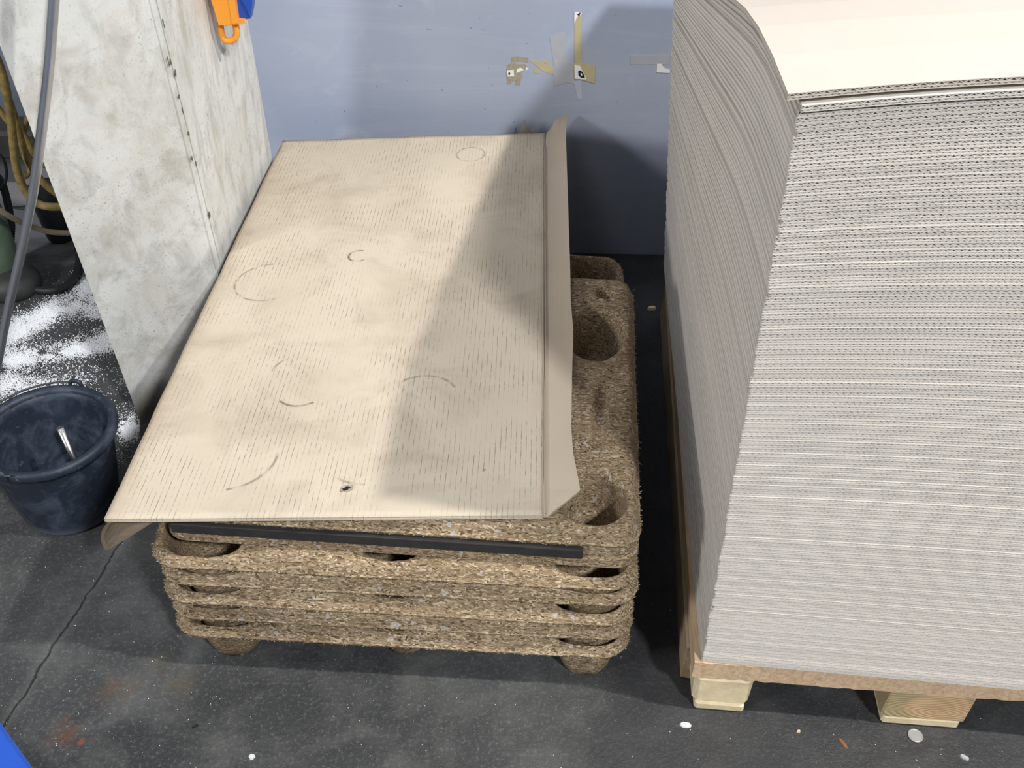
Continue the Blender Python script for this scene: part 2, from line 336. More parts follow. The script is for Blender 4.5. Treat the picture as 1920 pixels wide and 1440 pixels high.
# ------------------------------------------------------------------ corrugated sheets
def sheet_arrays(P, W, D, nx, ny, pc=.0088, pb=.0066, depth=.014, back=True, front_only=False):
    """P(a, b, c) maps across, depth, thickness fraction to world points (vectorised)."""
    V = []; Fs = []; UV = []; tot = 0
    def put(a, b_, c, faces):
        nonlocal tot
        a = np.asarray(a, float); b_ = np.broadcast_to(np.asarray(b_, float), a.shape); c = np.broadcast_to(np.asarray(c, float), a.shape)
        V.append(P(a, b_, c)); UV.append(np.stack([a, b_], 1)); Fs.extend([tuple(int(i) + tot for i in f) for f in faces]); tot += len(a)
    xs = np.linspace(0, W, nx + 1); ys = np.linspace(0, D, ny + 1)
    GX, GY = np.meshgrid(xs, ys); GX = GX.ravel(); GY = GY.ravel(); n1 = nx + 1
    def grid(flip):
        q = []
        for j in range(ny):
            for i in range(nx):
                k = j * n1 + i; f = (k, k + 1, k + n1 + 1, k + n1); q.append(f if flip else f[::-1])
        return q
    tl = .115
    per = [i for i in range(n1)] + [j * n1 + nx for j in range(1, ny + 1)] + [ny * n1 + i for i in range(nx - 1, -1, -1)] + [j * n1 for j in range(ny - 1, 0, -1)]
    for lo, hi in ((0, tl), (1 - tl, 1)):
        m = len(GX); put(np.concatenate([GX, GX]), np.concatenate([GY, GY]), np.concatenate([np.full(m, lo), np.full(m, hi)]),
            grid(False) + [tuple(i + m for i in f) for f in grid(True)] + [(per[i], per[(i + 1) % len(per)], per[(i + 1) % len(per)] + m, per[i] + m) for i in range(len(per))])
    # middle liner strip at the front
    k = len(xs); mid = .43
    put(np.concatenate([xs] * 4), np.concatenate([np.zeros(k), np.full(k, depth), np.zeros(k), np.full(k, depth)]), np.concatenate([np.full(2 * k, mid - .045), np.full(2 * k, mid + .045)]),
        [(i, i + 1, i + 1 + 2 * k, i + 2 * k) for i in range(k - 1)] + [(i + 2 * k, i + 1 + 2 * k, i + 1 + 3 * k, i + 3 * k) for i in range(k - 1)] + [(i, i + k, i + k + 1, i + 1) for i in range(k - 1)])
    # side and back walls; inner wall added to stop light behind the flutes
    def wall(a, b_):
        m = len(a); put(np.concatenate([a, a]), np.concatenate([b_, b_]), np.concatenate([np.full(m, tl), np.full(m, 1 - tl)]), [(i, i + 1, i + 1 + m, i + m) for i in range(m - 1)])
    side = [len(Fs)]; wall(np.full(ny + 1, .0006), ys); side.append(len(Fs)); wall(np.full(ny + 1, W - .0006), ys); wall(xs, np.full(nx + 1, D - .001)); wall(xs, np.full(nx + 1, depth))
    # flutes
    for pitch, c0, c1 in ((pc, mid + .045, 1 - tl), (pb, tl, mid - .045)):
        ph = random.random() * pitch; a = np.arange(-ph, W + pitch, pitch / 2); up = np.arange(len(a)) % 2
        a = a + (up * 2 - 1) * 0 ; a = np.clip(a, .0008, W - .0008); m = len(a); th = .085
        cc = np.where(up, c1 - th, c0); b0 = .0006
        put(np.concatenate([a] * 4), np.concatenate([np.full(m, b0), np.full(m, depth), np.full(m, b0), np.full(m, depth)]), np.concatenate([cc, cc, cc + th * 1.5, cc + th * 1.5]),
            [f for i in range(m - 1) for f in ((i, i + 1, i + 1 + 2 * m, i + 2 * m), (i + 2 * m, i + 1 + 2 * m, i + 1 + 3 * m, i + 3 * m), (i, i + m, i + m + 1, i + 1))])
    global SIDE; SIDE = side
    return np.concatenate(V), Fs, np.concatenate(UV)

# stack of cardboard on its wooden pallet
ZB = .146; N = 128; ZT = 1.160
def top_left(bd):
    u = np.maximum(0, bd - .08); return np.where(u < .3, .40 * u * u, .036 + .24 * (u - .3)) 
def stack_z(a, bd, t):
    rise = .17 * a - .13 * a * a; fl = .35 + .65 * np.clip(1 - bd, 0, 1)
    T = ZT - top_left(bd) + rise * fl; return ZB + t * (T - ZB)
off = 0
for i in range(N):
    t0 = i / N; t1 = (i + .975) / N; tm = i / N
    off = .6 * off + random.uniform(-.0008, .0008); ja = off + random.uniform(-.0009, .0009) + (.003 if random.random() < .04 else 0); jb = random.uniform(-.0004, .0004)
    if i == N - 1: ja = -.014; jb = -.001; mt = M['stacktop']
    else: mt = M['stack']
    if i == N - 2: ja = .002; jb = -.004
    psi = math.radians(2.8 - 1.5 * tm + random.uniform(-.06, .06)); fy = math.radians(5.0)
    ox = .331 - .029 * tm; oy = 1.035 + .003 * tm
    def P(a, bd, c, ja=ja, jb=jb, psi=psi, t0=t0, t1=t1, ox=ox, oy=oy):
        a2 = a + ja; b2 = bd + jb; z = stack_z(np.maximum(a, 0), bd, t0) * (1 - c) + stack_z(np.maximum(a, 0), bd, t1) * c
        z = z + (.0035 if t0 > (N - 1.5) / N else 0)
        wv = .0012 * np.sin(a * 23 + t0 * 90) * (1 if t0 > .5 else .5)
        return np.stack([ox + a2 * math.cos(fy) + b2 * math.sin(psi), oy - a2 * math.sin(fy) + b2 * math.cos(psi) + wv * 0, z], 1)
    nside = [0]; V, Fs, UV = sheet_arrays(P, .80, 1.22, 16, 12)
    o = np.array([ox, oy, 0])
    ob = mesh('cardboard_sheet', V - o, Fs, mt, None, tuple(o), mats=([M['stackside']], np.zeros(len(Fs))))
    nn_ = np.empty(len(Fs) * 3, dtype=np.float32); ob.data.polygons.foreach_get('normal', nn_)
    ob.data.polygons.foreach_set('material_index', (nn_.reshape(-1, 3)[:, 0] < -.75).astype(np.int32))  # left-facing faces, liner edges too, get the kraft with shade in its colour
    lab = 'pale double-wall corrugated cardboard sheet in the tall stack on the wooden pallet'
    on = ['second', 'third', 'fourth', 'fifth', 'sixth', 'seventh', 'eighth', 'ninth', 'tenth']
    if 0 < N - 1 - i <= 9: lab = on[N - 2 - i] + ' cardboard sheet from the top of the tall stack on the wooden pallet'
    elif 0 < i <= 9: lab = on[i - 1] + ' cardboard sheet from the bottom of the tall stack on the wooden pallet'
    else: lab = 'corrugated cardboard sheet in the middle of the tall stack on the wooden pallet'
    if i == N - 1: lab = 'topmost pale cardboard sheet of the tall stack, its bright upper face showing'
    elif i == 0: lab = 'lowest pale cardboard sheet of the tall stack, lying directly on the chipboard deck'
    tag(ob, lab, 'cardboard', 'corrugated cardboard sheets stacked on the wooden pallet')

# wooden pallet below
fy = math.radians(5.0); pal = empty('wooden_pallet', (.331, 1.036, 0), -fy + math.radians(1.2))
tag(pal, 'wooden block pallet carrying the tall stack of cardboard sheets', 'pallet')
n = 60; V = []; Fs = []
for k, (z, e) in enumerate(((.102, 0), (.144, 0))):
    for i in range(n + 1):
        x = -.012 + .83 * i / n; V.append((x, -.003 + random.uniform(-.0012, .0012), z + (random.uniform(-.0015, .0012) if k == 0 else 0)))
    V += [(.818, 1.2, z), (-.012, 1.2, z)]
q = n + 3; Fs = [(i, i + 1, i + 1 + q, i + q) for i in range(n + 2)] + [(n + 2, 0, q, q + n + 2), tuple(range(q - 1, -1, -1)), tuple(range(q, 2 * q))]
mesh('deck_board', V, Fs, M['fringe'], pal)
for r, y0 in enumerate((-.002, .55, 1.05)):
    for c_, (x0, w_) in enumerate(((-.004, .1), (.3275, .145), (.705, .1))):
        bm = MB(); bm.box((0, 0, 0), (w_, .14, .078), 0, .009 if c_ == 0 else .003, .0012)
        mesh('block', bm.V, bm.F, M['pine2'] if (c_ == 1) else M['pine'], pal, (x0 + w_ / 2, y0 + .07, .063))
for c_, (x0, w_) in enumerate(((.004, .088), (.333, .135), (.711, .09))):
    bm = MB(); bm.box((0, 0, 0), (w_, 1.19, .022), 0, .004, .0006); mesh('bottom_board', bm.V, bm.F, M['pine'], pal, (x0 + w_ / 2, .595, .0115))
bm = MB(); bm.box((0, 0, 0), (.03, 1.12, .10), 0, .003, .002); mesh('side_board', bm.V, bm.F, M['oldwood'], pal, (-.003, .62, .053))

# ------------------------------------------------------------------ moulded pallets
def sstep(x): x = np.clip(x, 0, 1); return x * x * (3 - 2 * x)
def pallet_mesh(name, W, D, wells, flange, rc=.045, deep=.118, step=.0065, seed=0, bulge=.014, groove=False, rimr=.032, rima=.012, dip=.010):
    nx = int(W / step); ny = int(D / step); xs = np.linspace(-W / 2, W / 2, nx + 1); ys = np.linspace(0, D, ny + 1)
    X, Y = np.meshgrid(xs, ys); cx = np.clip(X, -W / 2 + rc, W / 2 - rc); cy = np.clip(Y, rc, D - rc)
    dx = X - cx; dy = Y - cy; m = np.maximum(np.abs(dx), np.abs(dy)); l = np.hypot(dx, dy); both = (np.abs(dx) > 1e-9) & (np.abs(dy) > 1e-9)
    k = np.where(both, m / np.maximum(l, 1e-9), 1); X = cx + dx * k; Y = cy + dy * k
    dx = X - cx; dy = Y - cy; d = rc - np.hypot(dx, dy)
    d = np.where((dx == 0) & (dy == 0), np.minimum.reduce([W / 2 - np.abs(X), Y, D - Y]), np.maximum(d, 0))
    h = -rima * (1 - np.sqrt(np.clip(1 - (1 - np.clip(d / rimr, 0, 1)) ** 2, 0, 1)))
    inner = sstep((d - .030) / .03); wl = np.zeros_like(h)
    for (wx, wy, rx, ry) in wells:
        r = np.hypot((X - wx) / rx, (Y - wy) / ry); wl = np.maximum(wl, sstep((1.0 - r) / .52))
    near = np.zeros_like(h)
    for (wx, wy, rx, ry) in wells:
        r = np.hypot((X - wx) / rx, (Y - wy) / ry); near = np.maximum(near, sstep((1.55 - r) / .9))
    h = h + inner * bulge * (1 - near)
    if groove:
        gx = np.abs(X - (W / 2 - .055) + .01 * np.sin(Y * 9)); h = h - .012 * sstep((.017 - gx) / .013) * sstep((Y - .17) / .05) * sstep((D - .33 - Y) / .05)
        hx = np.hypot(X - (W / 2 - .055), Y - (D - .06)); h = h - .022 * sstep((.022 - hx) / .012)
        h = h - .006 * inner
    h = h - dip * near * sstep((.06 - d) / .05)
    h = h - deep * wl * sstep((d - .006) / .020)
    NZ = np.array([noise.noise(Vector((x * 28, y * 28, seed * 3.7))) for x, y in zip(X.ravel(), Y.ravel())]).reshape(X.shape)
    N2 = np.array([noise.noise(Vector((x * 110, y * 110, seed * 1.7 + 9))) for x, y in zip(X.ravel(), Y.ravel())]).reshape(X.shape)
    h = h + .0016 * NZ + .0011 * N2
    n1 = nx + 1; V = np.stack([X, Y, h], 2).reshape(-1, 3); m0 = len(V)
    Fs = [(j * n1 + i, j * n1 + i + 1, j * n1 + n1 + i + 1, j * n1 + n1 + i) for j in range(ny) for i in range(nx)]
    th = .012; V2 = V.copy(); V2[:, 2] -= th
    Fs += [tuple(m0 + i for i in f[::-1]) for f in Fs]
    per = [i for i in range(n1)] + [j * n1 + nx for j in range(1, ny + 1)] + [ny * n1 + i for i in range(nx - 1, -1, -1)] + [j * n1 for j in range(ny - 1, 0, -1)]
    pv = V[per]; c0 = np.array([0, D / 2, 0]); cxp = np.clip(pv[:, 0], -W / 2 + rc, W / 2 - rc); cyp = np.clip(pv[:, 1], rc, D - rc)
    nr = np.stack([pv[:, 0] - cxp, pv[:, 1] - cyp, np.zeros(len(pv))], 1); nl = np.hypot(nr[:, 0], nr[:, 1]); nr /= np.maximum(nl, 1e-6)[:, None]
    rings = []; L = len(per)
    rag = np.array([noise.noise(Vector((p[0] * 40, p[1] * 40, seed + 5.5))) for p in pv])
    for (o_, z_, rg) in ((.003, -.72 * flange, .3), (.006, -.80 * flange, .8), (.007, -.9 * flange, 1), (.0062, -flange, 1), (.001, -flange, 1), (-.009, -.75 * flange, .4)):
        q = pv + nr * (o_ + .0022 * rg * rag[:, None]); q[:, 2] = z_ + .0012 * rg * rag; rings.append(q)
    allV = [V, V2] + rings; b0 = 2 * m0; prev = list(per)
    for r in range(len(rings)):
        cur = [b0 + r * L + i for i in range(L)]
        Fs += [(cur[i], cur[(i + 1) % L], prev[(i + 1) % L], prev[i]) for i in range(L)]; prev = cur
    under = [m0 + i for i in per]; Fs += [(under[i], under[(i + 1) % L], prev[(i + 1) % L], prev[i]) for i in range(L)]
    global NEDGE; NEDGE = (2 * nx * ny + 2 * L, 2 * nx * ny + 4 * L)
    return np.concatenate(allV), Fs, rings[3]
def splinters(rim, n, seed, top=0):
    rs = random.Random(seed); b = MB()
    for _ in range(n):
        i = rs.randrange(len(rim)); p = Vector(rim[i]) + Vector((rs.uniform(-.003, .003), rs.uniform(-.002, .002), rs.uniform(0, .003) if rs.random() < .7 else rs.uniform(0, .02)))
        a = Vector((rs.uniform(-1, 1), rs.uniform(-.4, .4), rs.uniform(-.5, .5))).normalized() * rs.uniform(.0012, .004); c = Vector((0, -.3, 1)) * rs.uniform(.0004, .0009)
        nn = Vector((0, -1, .3)) * .0006
        b.add([p - a, p + c, p + a, p - c + nn], [(0, 1, 2), (0, 2, 3), (0, 3, 1), (1, 3, 2)])
    return b
Wl, Dl = .805, .965
wl_ = [(x, y, .080, ry) for x in (-.318, .0, .335) for y, ry in ((.066 if x else .088, .078), (.53, .092), (.895, .074))]
V, Fs, rim = pallet_mesh('chip', Wl, Dl, wl_, .033, seed=1, step=.0052)
front = [p for p in rim if p[1] < .2 or p[0] > Wl / 2 - .02]
base_me = None
names = ['bottom pressed wood pallet of the stack, its conical feet on the floor', 'second pressed wood pallet from the bottom of the nested stack', 'third pressed wood pallet from the bottom of the nested stack', 'fourth pressed wood pallet from the bottom of the nested stack', 'fifth pressed wood pallet from the bottom, hollow front corner showing under the top one']
al, ar = Vector((-.597, 1.110)), Vector((.210, 1.076))
yaw = math.atan2(ar.y - al.y, ar.x - al.x); mid = (al + ar) / 2
for k in range(5):
    zt = .130 + .0475 * k
    if base_me is None:
        mi = np.zeros(len(Fs), dtype=np.int32); mi[NEDGE[0]:NEDGE[1]] = 1
        o = mesh('pressed_wood_pallet', V, Fs, M['chip'], None, None, True, mats=([M['chipedge']], mi)); base_me = o.data
        sp = splinters(front, 800, 3).obj('loose_splinters', M['splinter'], o); sp['kind'] = 'stuff'
    else:
        o = bpy.data.objects.new('pressed_wood_pallet', base_me); C.objects.link(o)
        s2 = bpy.data.objects.new('loose_splinters', sp.data); C.objects.link(s2); s2.parent = o; s2['kind'] = 'stuff'
    jx = (.0, .002, -.002, .003, -.003)[k]; o.location = (mid.x + jx, mid.y + (0, .003, -.002, .002, -.002)[k], zt); o.rotation_euler = (0, 0, yaw + (0, .002, -.003, .002, -.002)[k])
    tag(o, names[k], 'pallet', 'pressed wood pallets nested under the flat cardboard')
# top pallet, deeper rim with a black strip
Wt, Dt = .775, .715
wt = [(sx * (Wt / 2 - .073), yy, .062, ry) for sx in (-1, 0, 1) for yy, ry in ((.076, .068), (.52, .088))]
tp = empty('pressed_wood_pallet', (0, 0, 0)); a, b2 = Vector((-.570, 1.141)), Vector((.205, 1.094)); yw = math.atan2(b2.y - a.y, b2.x - a.x); mm = (a + b2) / 2
tp.location = (mm.x, mm.y, .400); tp.rotation_euler = (0, 0, yw)
tag(tp, 'topmost pressed wood pallet, black strip along its front edge, deep hollows at right', 'pallet', 'pressed wood pallets nested under the flat cardboard')
V, Fs, rim = pallet_mesh('chip', Wt, Dt, wt, .030, seed=4, deep=.098, step=.0046, bulge=.010, groove=True, rc=.035, rimr=.014, dip=.0)
mi = np.zeros(len(Fs), dtype=np.int32); mi[NEDGE[0]:NEDGE[1]] = 1
mesh('deck', V, Fs, M['chiptop'], tp, None, True, mats=([M['chipedge']], mi))
sp2 = splinters([p for p in rim if p[1] < .2 or p[0] > Wt / 2 - .02], 700, 8).obj('loose_splinters', M['splinter'], tp); sp2['kind'] = 'stuff'
def rrect(W, D, r, n=7, y0=0):
    P = []
    for (cx, cy, a0) in ((W / 2 - r, y0 + r, -90), (W / 2 - r, y0 + D - r, 0), (-W / 2 + r, y0 + D - r, 90), (-W / 2 + r, y0 + r, 180)):
        for i in range(n + 1):
            a_ = math.radians(a0 + 90 * i / n); P.append((cx + r * math.cos(a_), cy + r * math.sin(a_)))
    return P
b = MB(); V = []; prof = ((-.026, .006), (-.0345, .002), (-.058, .003), (-.062, .007), (-.078, .008), (-.083, .004), (-.083, -.012), (-.028, -.012))
for z, o_ in prof: V += [(x, y, z) for x, y in rrect(Wt + 2 * o_, Dt + 2 * o_, .035 + o_, 7, -o_)]
L = 32; b.add(V, [(j * L + i, j * L + (i + 1) % L, ((j + 1) % 8) * L + (i + 1) % L, ((j + 1) % 8) * L + i)[::-1] for j in range(8) for i in range(L)])
b.obj('skirt', M['chip'], tp, None, False)
b = MB(); b.box((-.035, -.006, -.046), (Wt - .10, .012, .021), 0, .0015, .0005); o = b.obj('black_strip', M['blackstrip'], tp); o['label'] = 'dull black plastic strip'

# ------------------------------------------------------------------ flat cardboard with flap
ZC = .404; TH_ = .0075
c00 = atz(195, 975, ZC + TH_); c10 = atz(1018, 968, ZC + TH_); c11 = atz(1022, 250, ZC + TH_); c01 = atz(530, 265, ZC + TH_)
Wc = (c10 - c00).length; Dc = (c11 - c10).length
def PC(a, bd, c):
    u = (a / Wc)[:, None]; v = (bd / Dc)[:, None]; A, B_, Cc, Dd = [np.array(p) for p in (c00, c10, c11, c01)]
    p = A * (1 - u) * (1 - v) + B_ * u * (1 - v) + Cc * u * v + Dd * (1 - u) * v
    lump = np.array([noise.noise(Vector((x * 3.2, y * 3.2, 2.2))) for x, y in zip(a, bd)])
    p[:, 2] += .0018 * lump + .002 - TH_ * (1 - c) ; p[:, 2] += .006 * np.clip(1 - bd / .1, 0, 1) * 0
    edge = np.array([noise.noise(Vector((y * 12, 7.7, 0))) for y in bd]); p[:, 0] += .0012 * edge * np.clip(1 - a / .05, 0, 1)
    eb = np.array([noise.noise(Vector((x * 14, 3.7, 0))) for x in a]); p[:, 1] += .004 * eb * np.clip(1 - (Dc - bd) / .04, 0, 1)
    return p
def uvof(px, py):
    p = atz(px, py, ZC + TH_); v = (p.y - c00.y) / ((c11.y + c01.y) / 2 - c00.y)
    xl = c00.x * (1 - v) + c01.x * v; xr = c10.x * (1 - v) + c11.x * v; return ((p.x - xl) / (xr - xl) * Wc, v * Dc)
rings = []
for (px, py, r, a0, a1, k) in ((672, 482, .021, 1.2, 3.15, 1), (672, 482, .021, -3.15, -.8, 1), (505, 525, .068, 1.6, 3.15, .6), (505, 525, .068, -3.1, -1.1, .7), (882, 296, .036, -3.15, 3.15, .6), (565, 735, .045, -2.4, -.9, .9), (790, 760, .065, .5, 2.3, .7), (430, 860, .08, -1.4, .1, .7), (560, 700, .05, 2.2, 3.1, .7), (700, 850, .09, -2.3, -1.6, .6)):
    u, v = uvof(px, py); rings.append((u, v, r, a0, a1, k))
M['card'] = m_kraft('used_kraft_board', (.52, .445, .345), (.58, .50, .395), True, rings)
M['cardflap'] = m_kraft('used_kraft_flap', (.52, .43, .325), (.56, .47, .36)); M['cardside'] = m_kraft('brown_kraft_shaded', (.20, .155, .11), (.25, .19, .135))  # flap and folded corner: brown kraft darkened for the shade under the sheet
cs = empty('flat_cardboard', (c00.x, c00.y, ZC)); o0 = np.array(cs.location)
tag(cs, 'large used tan cardboard sheet with dirty flute lines, lying on the pressed wood pallets', 'cardboard')
V, Fs, UV = sheet_arrays(PC, Wc, Dc, 70, 90, depth=.02)
mesh('main_panel', V - o0, Fs, M['card'], cs, None, True, UV)
# the shade-smooth is only for the broad faces
for p in cs.children[0].data.polygons:
    if abs(p.normal.z) < .7: p.use_smooth = False
# creased ridge along the fold
b = MB(); rp = []
for dxp in (0,):
    pts = [atz(1019.5, y, ZC + TH_ + .002) for y in range(965, 245, -30)]
    P_ = []; 
    for i, p in enumerate(pts):
        wv = .0008 * noise.noise(Vector((i * .9, 0, 0)))
        for ox, oz in ((-.0045, -.003), (-.0022 + wv, .0026), (.0006, -.0030), (.0034 + wv, .0030), (.0065, -.003)): P_.append((p.x + ox, p.y, p.z + oz))
    Q_ = [(j * 5 + i, j * 5 + i + 1, j * 5 + 6 + i, j * 5 + 5 + i) for j in range(len(pts) - 1) for i in range(4)]
    b.add([Vector(p) - cs.location for p in P_], Q_)
b.obj('fold_ridge', M['cardflap'], cs)
# right flap: rows from near to far; (y along, inner x px, outer x px, height)
rows = [(966, 1019, 1030, 0), (955, 1019, 1042, 0), (940, 1019, 1062, .002), (918, 1019, 1088, .008), (885, 1020, 1082, .010), (852, 1020, 1075, .009), (800, 1020, 1071, .008), (740, 1020, 1072, .008), (690, 1021, 1073, .009), (620, 1021, 1075, .010), (560, 1021, 1070, .010), (500, 1022, 1069, .012), (440, 1022, 1067, .013), (380, 1022, 1065, .015), (320, 1022, 1063, .018), (285, 1023, 1062, .024), (262, 1023, 1061, .033), (250, 1024, 1061, .036)]
V = []; nu = 8
for (py, xi, xo, hz) in rows:
    pi = atz(xi, py, ZC + TH_ + .0015)
    for i in range(nu + 1):
        u = i / nu; z = ZC + TH_ + .0015 + hz * u * u; p = atz(xi + (xo - xi) * u, py, z)
        p.z += .0012 * noise.noise(p * 22); V.append(p)
# raised torn far corner
for (pts) in ([(1026, 247), (1030, 243), (1034, 238), (1038, 231), (1043, 225), (1048, 221), (1054, 219), (1058, 217), (1063, 214)],):
    for i, (x, y) in enumerate(pts): V.append(aty(x, y, V[-(nu + 1)].y if False else atz(1023, 250, ZC).y + .004 + .02 * (i / nu)))
nr = len(rows) + 1; n1 = nu + 1; m = len(V); T2 = [Vector((p.x - .001, p.y, p.z - .006)) for p in V]
Fs = [(j * n1 + i, j * n1 + i + 1, j * n1 + n1 + i + 1, j * n1 + n1 + i) for j in range(nr - 1) for i in range(nu)]
per = list(range(n1)) + [j * n1 + nu for j in range(1, nr)] + [(nr - 1) * n1 + i for i in range(nu - 1, -1, -1)] + [j * n1 for j in range(nr - 2, 0, -1)]
Fs = Fs + [tuple(i + m for i in f[::-1]) for f in Fs] + [(per[(i + 1) % len(per)], per[i], per[i] + m, per[(i + 1) % len(per)] + m) for i in range(len(per))]
o = mesh('right_flap', np.array([tuple(p - cs.location) for p in V + T2]), Fs, M['cardflap'], cs, None, False)
# left flap folded down
V = []; rws = 24
for j in range(rws + 1):
    v = j / rws; bd = v * .72
    top = PC(np.array([.001]), np.array([bd + .002]), np.array([.3]))[0]
    out = .012 * math.sin(math.pi * min(1, v * 1.1)); hang = .020
    sx = 0; 
    for k in range(6):
        u = k / 5; V.append((top[0] - out * math.sin(u * 2.2) - .004 * u + .004 * u, top[1] + .02 * u * (1 - v), top[2] - hang * u))
Fs = [(j * 6 + k, j * 6 + k + 1, j * 6 + 7 + k, j * 6 + 6 + k) for j in range(rws) for k in range(5)]; m = len(V)
V2 = [(x + .006, y, z) for x, y, z in V]; per = list(range(6)) + [j * 6 + 5 for j in range(1, rws + 1)] + [rws * 6 + k for k in range(4, -1, -1)] + [j * 6 for j in range(rws - 1, 0, -1)]
Fs = Fs + [tuple(i + m for i in f[::-1]) for f in Fs] + [(per[i], per[(i + 1) % len(per)], per[(i + 1) % len(per)] + m, per[i] + m) for i in range(len(per))]
o = mesh('left_flap', np.array(V + V2) - o0, Fs, M['cardside'], cs, None, False); o['label'] = 'brown flap folded down under the left edge'
# torn corner folded under at the front-left
Tq = aty(197, 1031, c00.y + .012); Cq = Vector((c00.x + .105, c00.y + .045, ZC - .002)); A0 = Vector((c00.x + .004, c00.y + .004, ZC)); A1 = Vector((c00.x + .006, c00.y + .10, ZC))
b = MB(); G = []
for i in range(7):
    u = i / 6
    for j in range(7):
        v = j / 6; a_ = A0.lerp(A1, v); e_ = Tq.lerp(Cq, v); p = a_.lerp(e_, u); p.x -= .010 * math.sin(math.pi * u) * (1 - v); G.append(p)
Q_ = [(i * 7 + j, i * 7 + j + 1, i * 7 + 8 + j, i * 7 + 7 + j) for i in range(6) for j in range(6)]
pr = [j for j in range(7)] + [i * 7 + 6 for i in range(1, 7)] + [42 + j for j in range(5, -1, -1)] + [i * 7 for i in range(5, 0, -1)]
b.add([p - cs.location for p in G] + [p - cs.location + Vector((.0062, .001, 0)) for p in G], Q_ + [tuple(49 + i for i in q[::-1]) for q in Q_] + [(pr[i], pr[(i + 1) % 24], 49 + pr[(i + 1) % 24], 49 + pr[i]) for i in range(24)])
o = b.obj('folded_corner', M['cardside'], cs); o['label'] = 'brown torn corner folded down under the sheet'
# punched tear: flat black patch paints the hole's darkness, inside a raised ragged lip
hc = atz(649, 916, ZC + TH_ + .004); 
def blob(cx, cy, rx, ry, rot, z, n=18, jag=.2, s=1):
    rs = random.Random(s); c_, s_ = math.cos(rot), math.sin(rot); P = []
    for i in range(n):
        a_ = 2 * math.pi * i / n; r = 1 + rs.uniform(-jag, jag); x = rx * r * math.cos(a_); y = ry * r * math.sin(a_); P.append((cx + c_ * x - s_ * y, cy + s_ * x + c_ * y, z))
    return P
b = MB(); A = blob(0, 0, .0095, .0062, .6, .0016, jag=.3, s=2); B_ = blob(0, 0, .0072, .0040, .6, .0002, jag=.3, s=3); n_ = 18; O_ = blob(0, 0, .0105, .0070, .6, -.003, jag=.3, s=2)
b.add(O_ + A + B_, [(i, (i + 1) % n_, n_ + (i + 1) % n_, n_ + i) for i in range(n_)] + [(n_ + i, n_ + (i + 1) % n_, 2 * n_ + (i + 1) % n_, 2 * n_ + i) for i in range(n_)])
b.obj('torn_lip', M['trash'], cs, Vector(hc) - cs.location)
b = MB(); b.extrude(blob(0, 0, .0064, .0036, .6, 0, jag=.3, s=3), (0, 0, 1), .0006); b.obj('hole_shade', M['ink_and_hole'], cs, Vector(hc) - cs.location + Vector((0, 0, .0002)))
# torn scrap sticking up behind the far edge
b = MB(); pts = [aty(x, y, 2.462) for x, y in ((972, 254), (978, 240), (983, 226), (985, 229), (984, 234), (990, 240), (996, 246), (1002, 243), (1006, 254))]
b.extrude([p - cs.location for p in pts], (0, 1, 0), .004); b.obj('torn_tab', M['trash'], cs)

# ------------------------------------------------------------------ leaning white boards
dvec = Vector((.012, -.126 * -1, .992)) if False else None
dd = -ray(897, 2492).normalized()        # direction up both long edges
P0 = atz(265, 796, 0); q1 = atz(412, 490, ZC + .003); q2 = atz(515, 290, ZC + .003)
P1 = q1 - dd * (q1.z / dd.z) + Vector((-.008, 0, 0)); P2 = q2 - dd * (q2.z / dd.z) + Vector((-.008, 0, 0))
wb = empty('white_board_screen', P0); tag(wb, 'dirty white boards leaning upright at left beside the flat cardboard', 'board')
Lh = 1.32
def slab(pa, pb, inward, th, name, mat, lo=0, hi=Lh, nx=1):
    b = MB(); A = [pa + dd * lo, pb + dd * lo, pb + dd * hi, pa + dd * hi]; n = Vector(inward).normalized() * th
    A = [a_ - P0 for a_ in A]; b.add(A + [a_ + n for a_ in A], [(0, 1, 2, 3), (7, 6, 5, 4), (1, 0, 4, 5), (2, 1, 5, 6), (3, 2, 6, 7), (0, 3, 7, 4)]); return b.obj(name, mat, wb)
e01 = (P1 - P0).normalized(); n01 = Vector((-e01.y, e01.x, 0)); e12 = (P2 - P1).normalized(); n12 = Vector((-e12.y, e12.x, 0))
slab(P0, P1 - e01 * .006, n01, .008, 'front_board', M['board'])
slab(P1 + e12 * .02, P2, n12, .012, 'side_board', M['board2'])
for k, (s0, s1, ou) in enumerate(((0, .009, .0015), (.010, .019, .0005))):
    slab(P1 - e01 * .004 + e12 * s0 - n12 * ou, P1 - e01 * .002 + e12 * s1 - n12 * ou, n12, .012, 'edge_strip', M['board'])

rs3 = random.Random(11); b = MB()
for k in range(14):
    zz = rs3.choice((rs3.uniform(.62, .95), rs3.uniform(.62, .95), rs3.uniform(.3, 1.1))); p = P1 + dd * zz + e12 * rs3.uniform(-.002, .018) - n12 * .0025 - P0; q = []
    for (x, y, z) in blob(0, 0, rs3.uniform(.0012, .0035), rs3.uniform(.003, .009), 0, 0, 8, .4, k): q.append(p + e12 * x + dd * y)
    b.extrude(q, -n12, .0012)
o = b.obj('seam_crumbs', simple('mossy_filler', (.10, .12, .07), .9, 0, .6, 200), wb); o['kind'] = 'stuff'

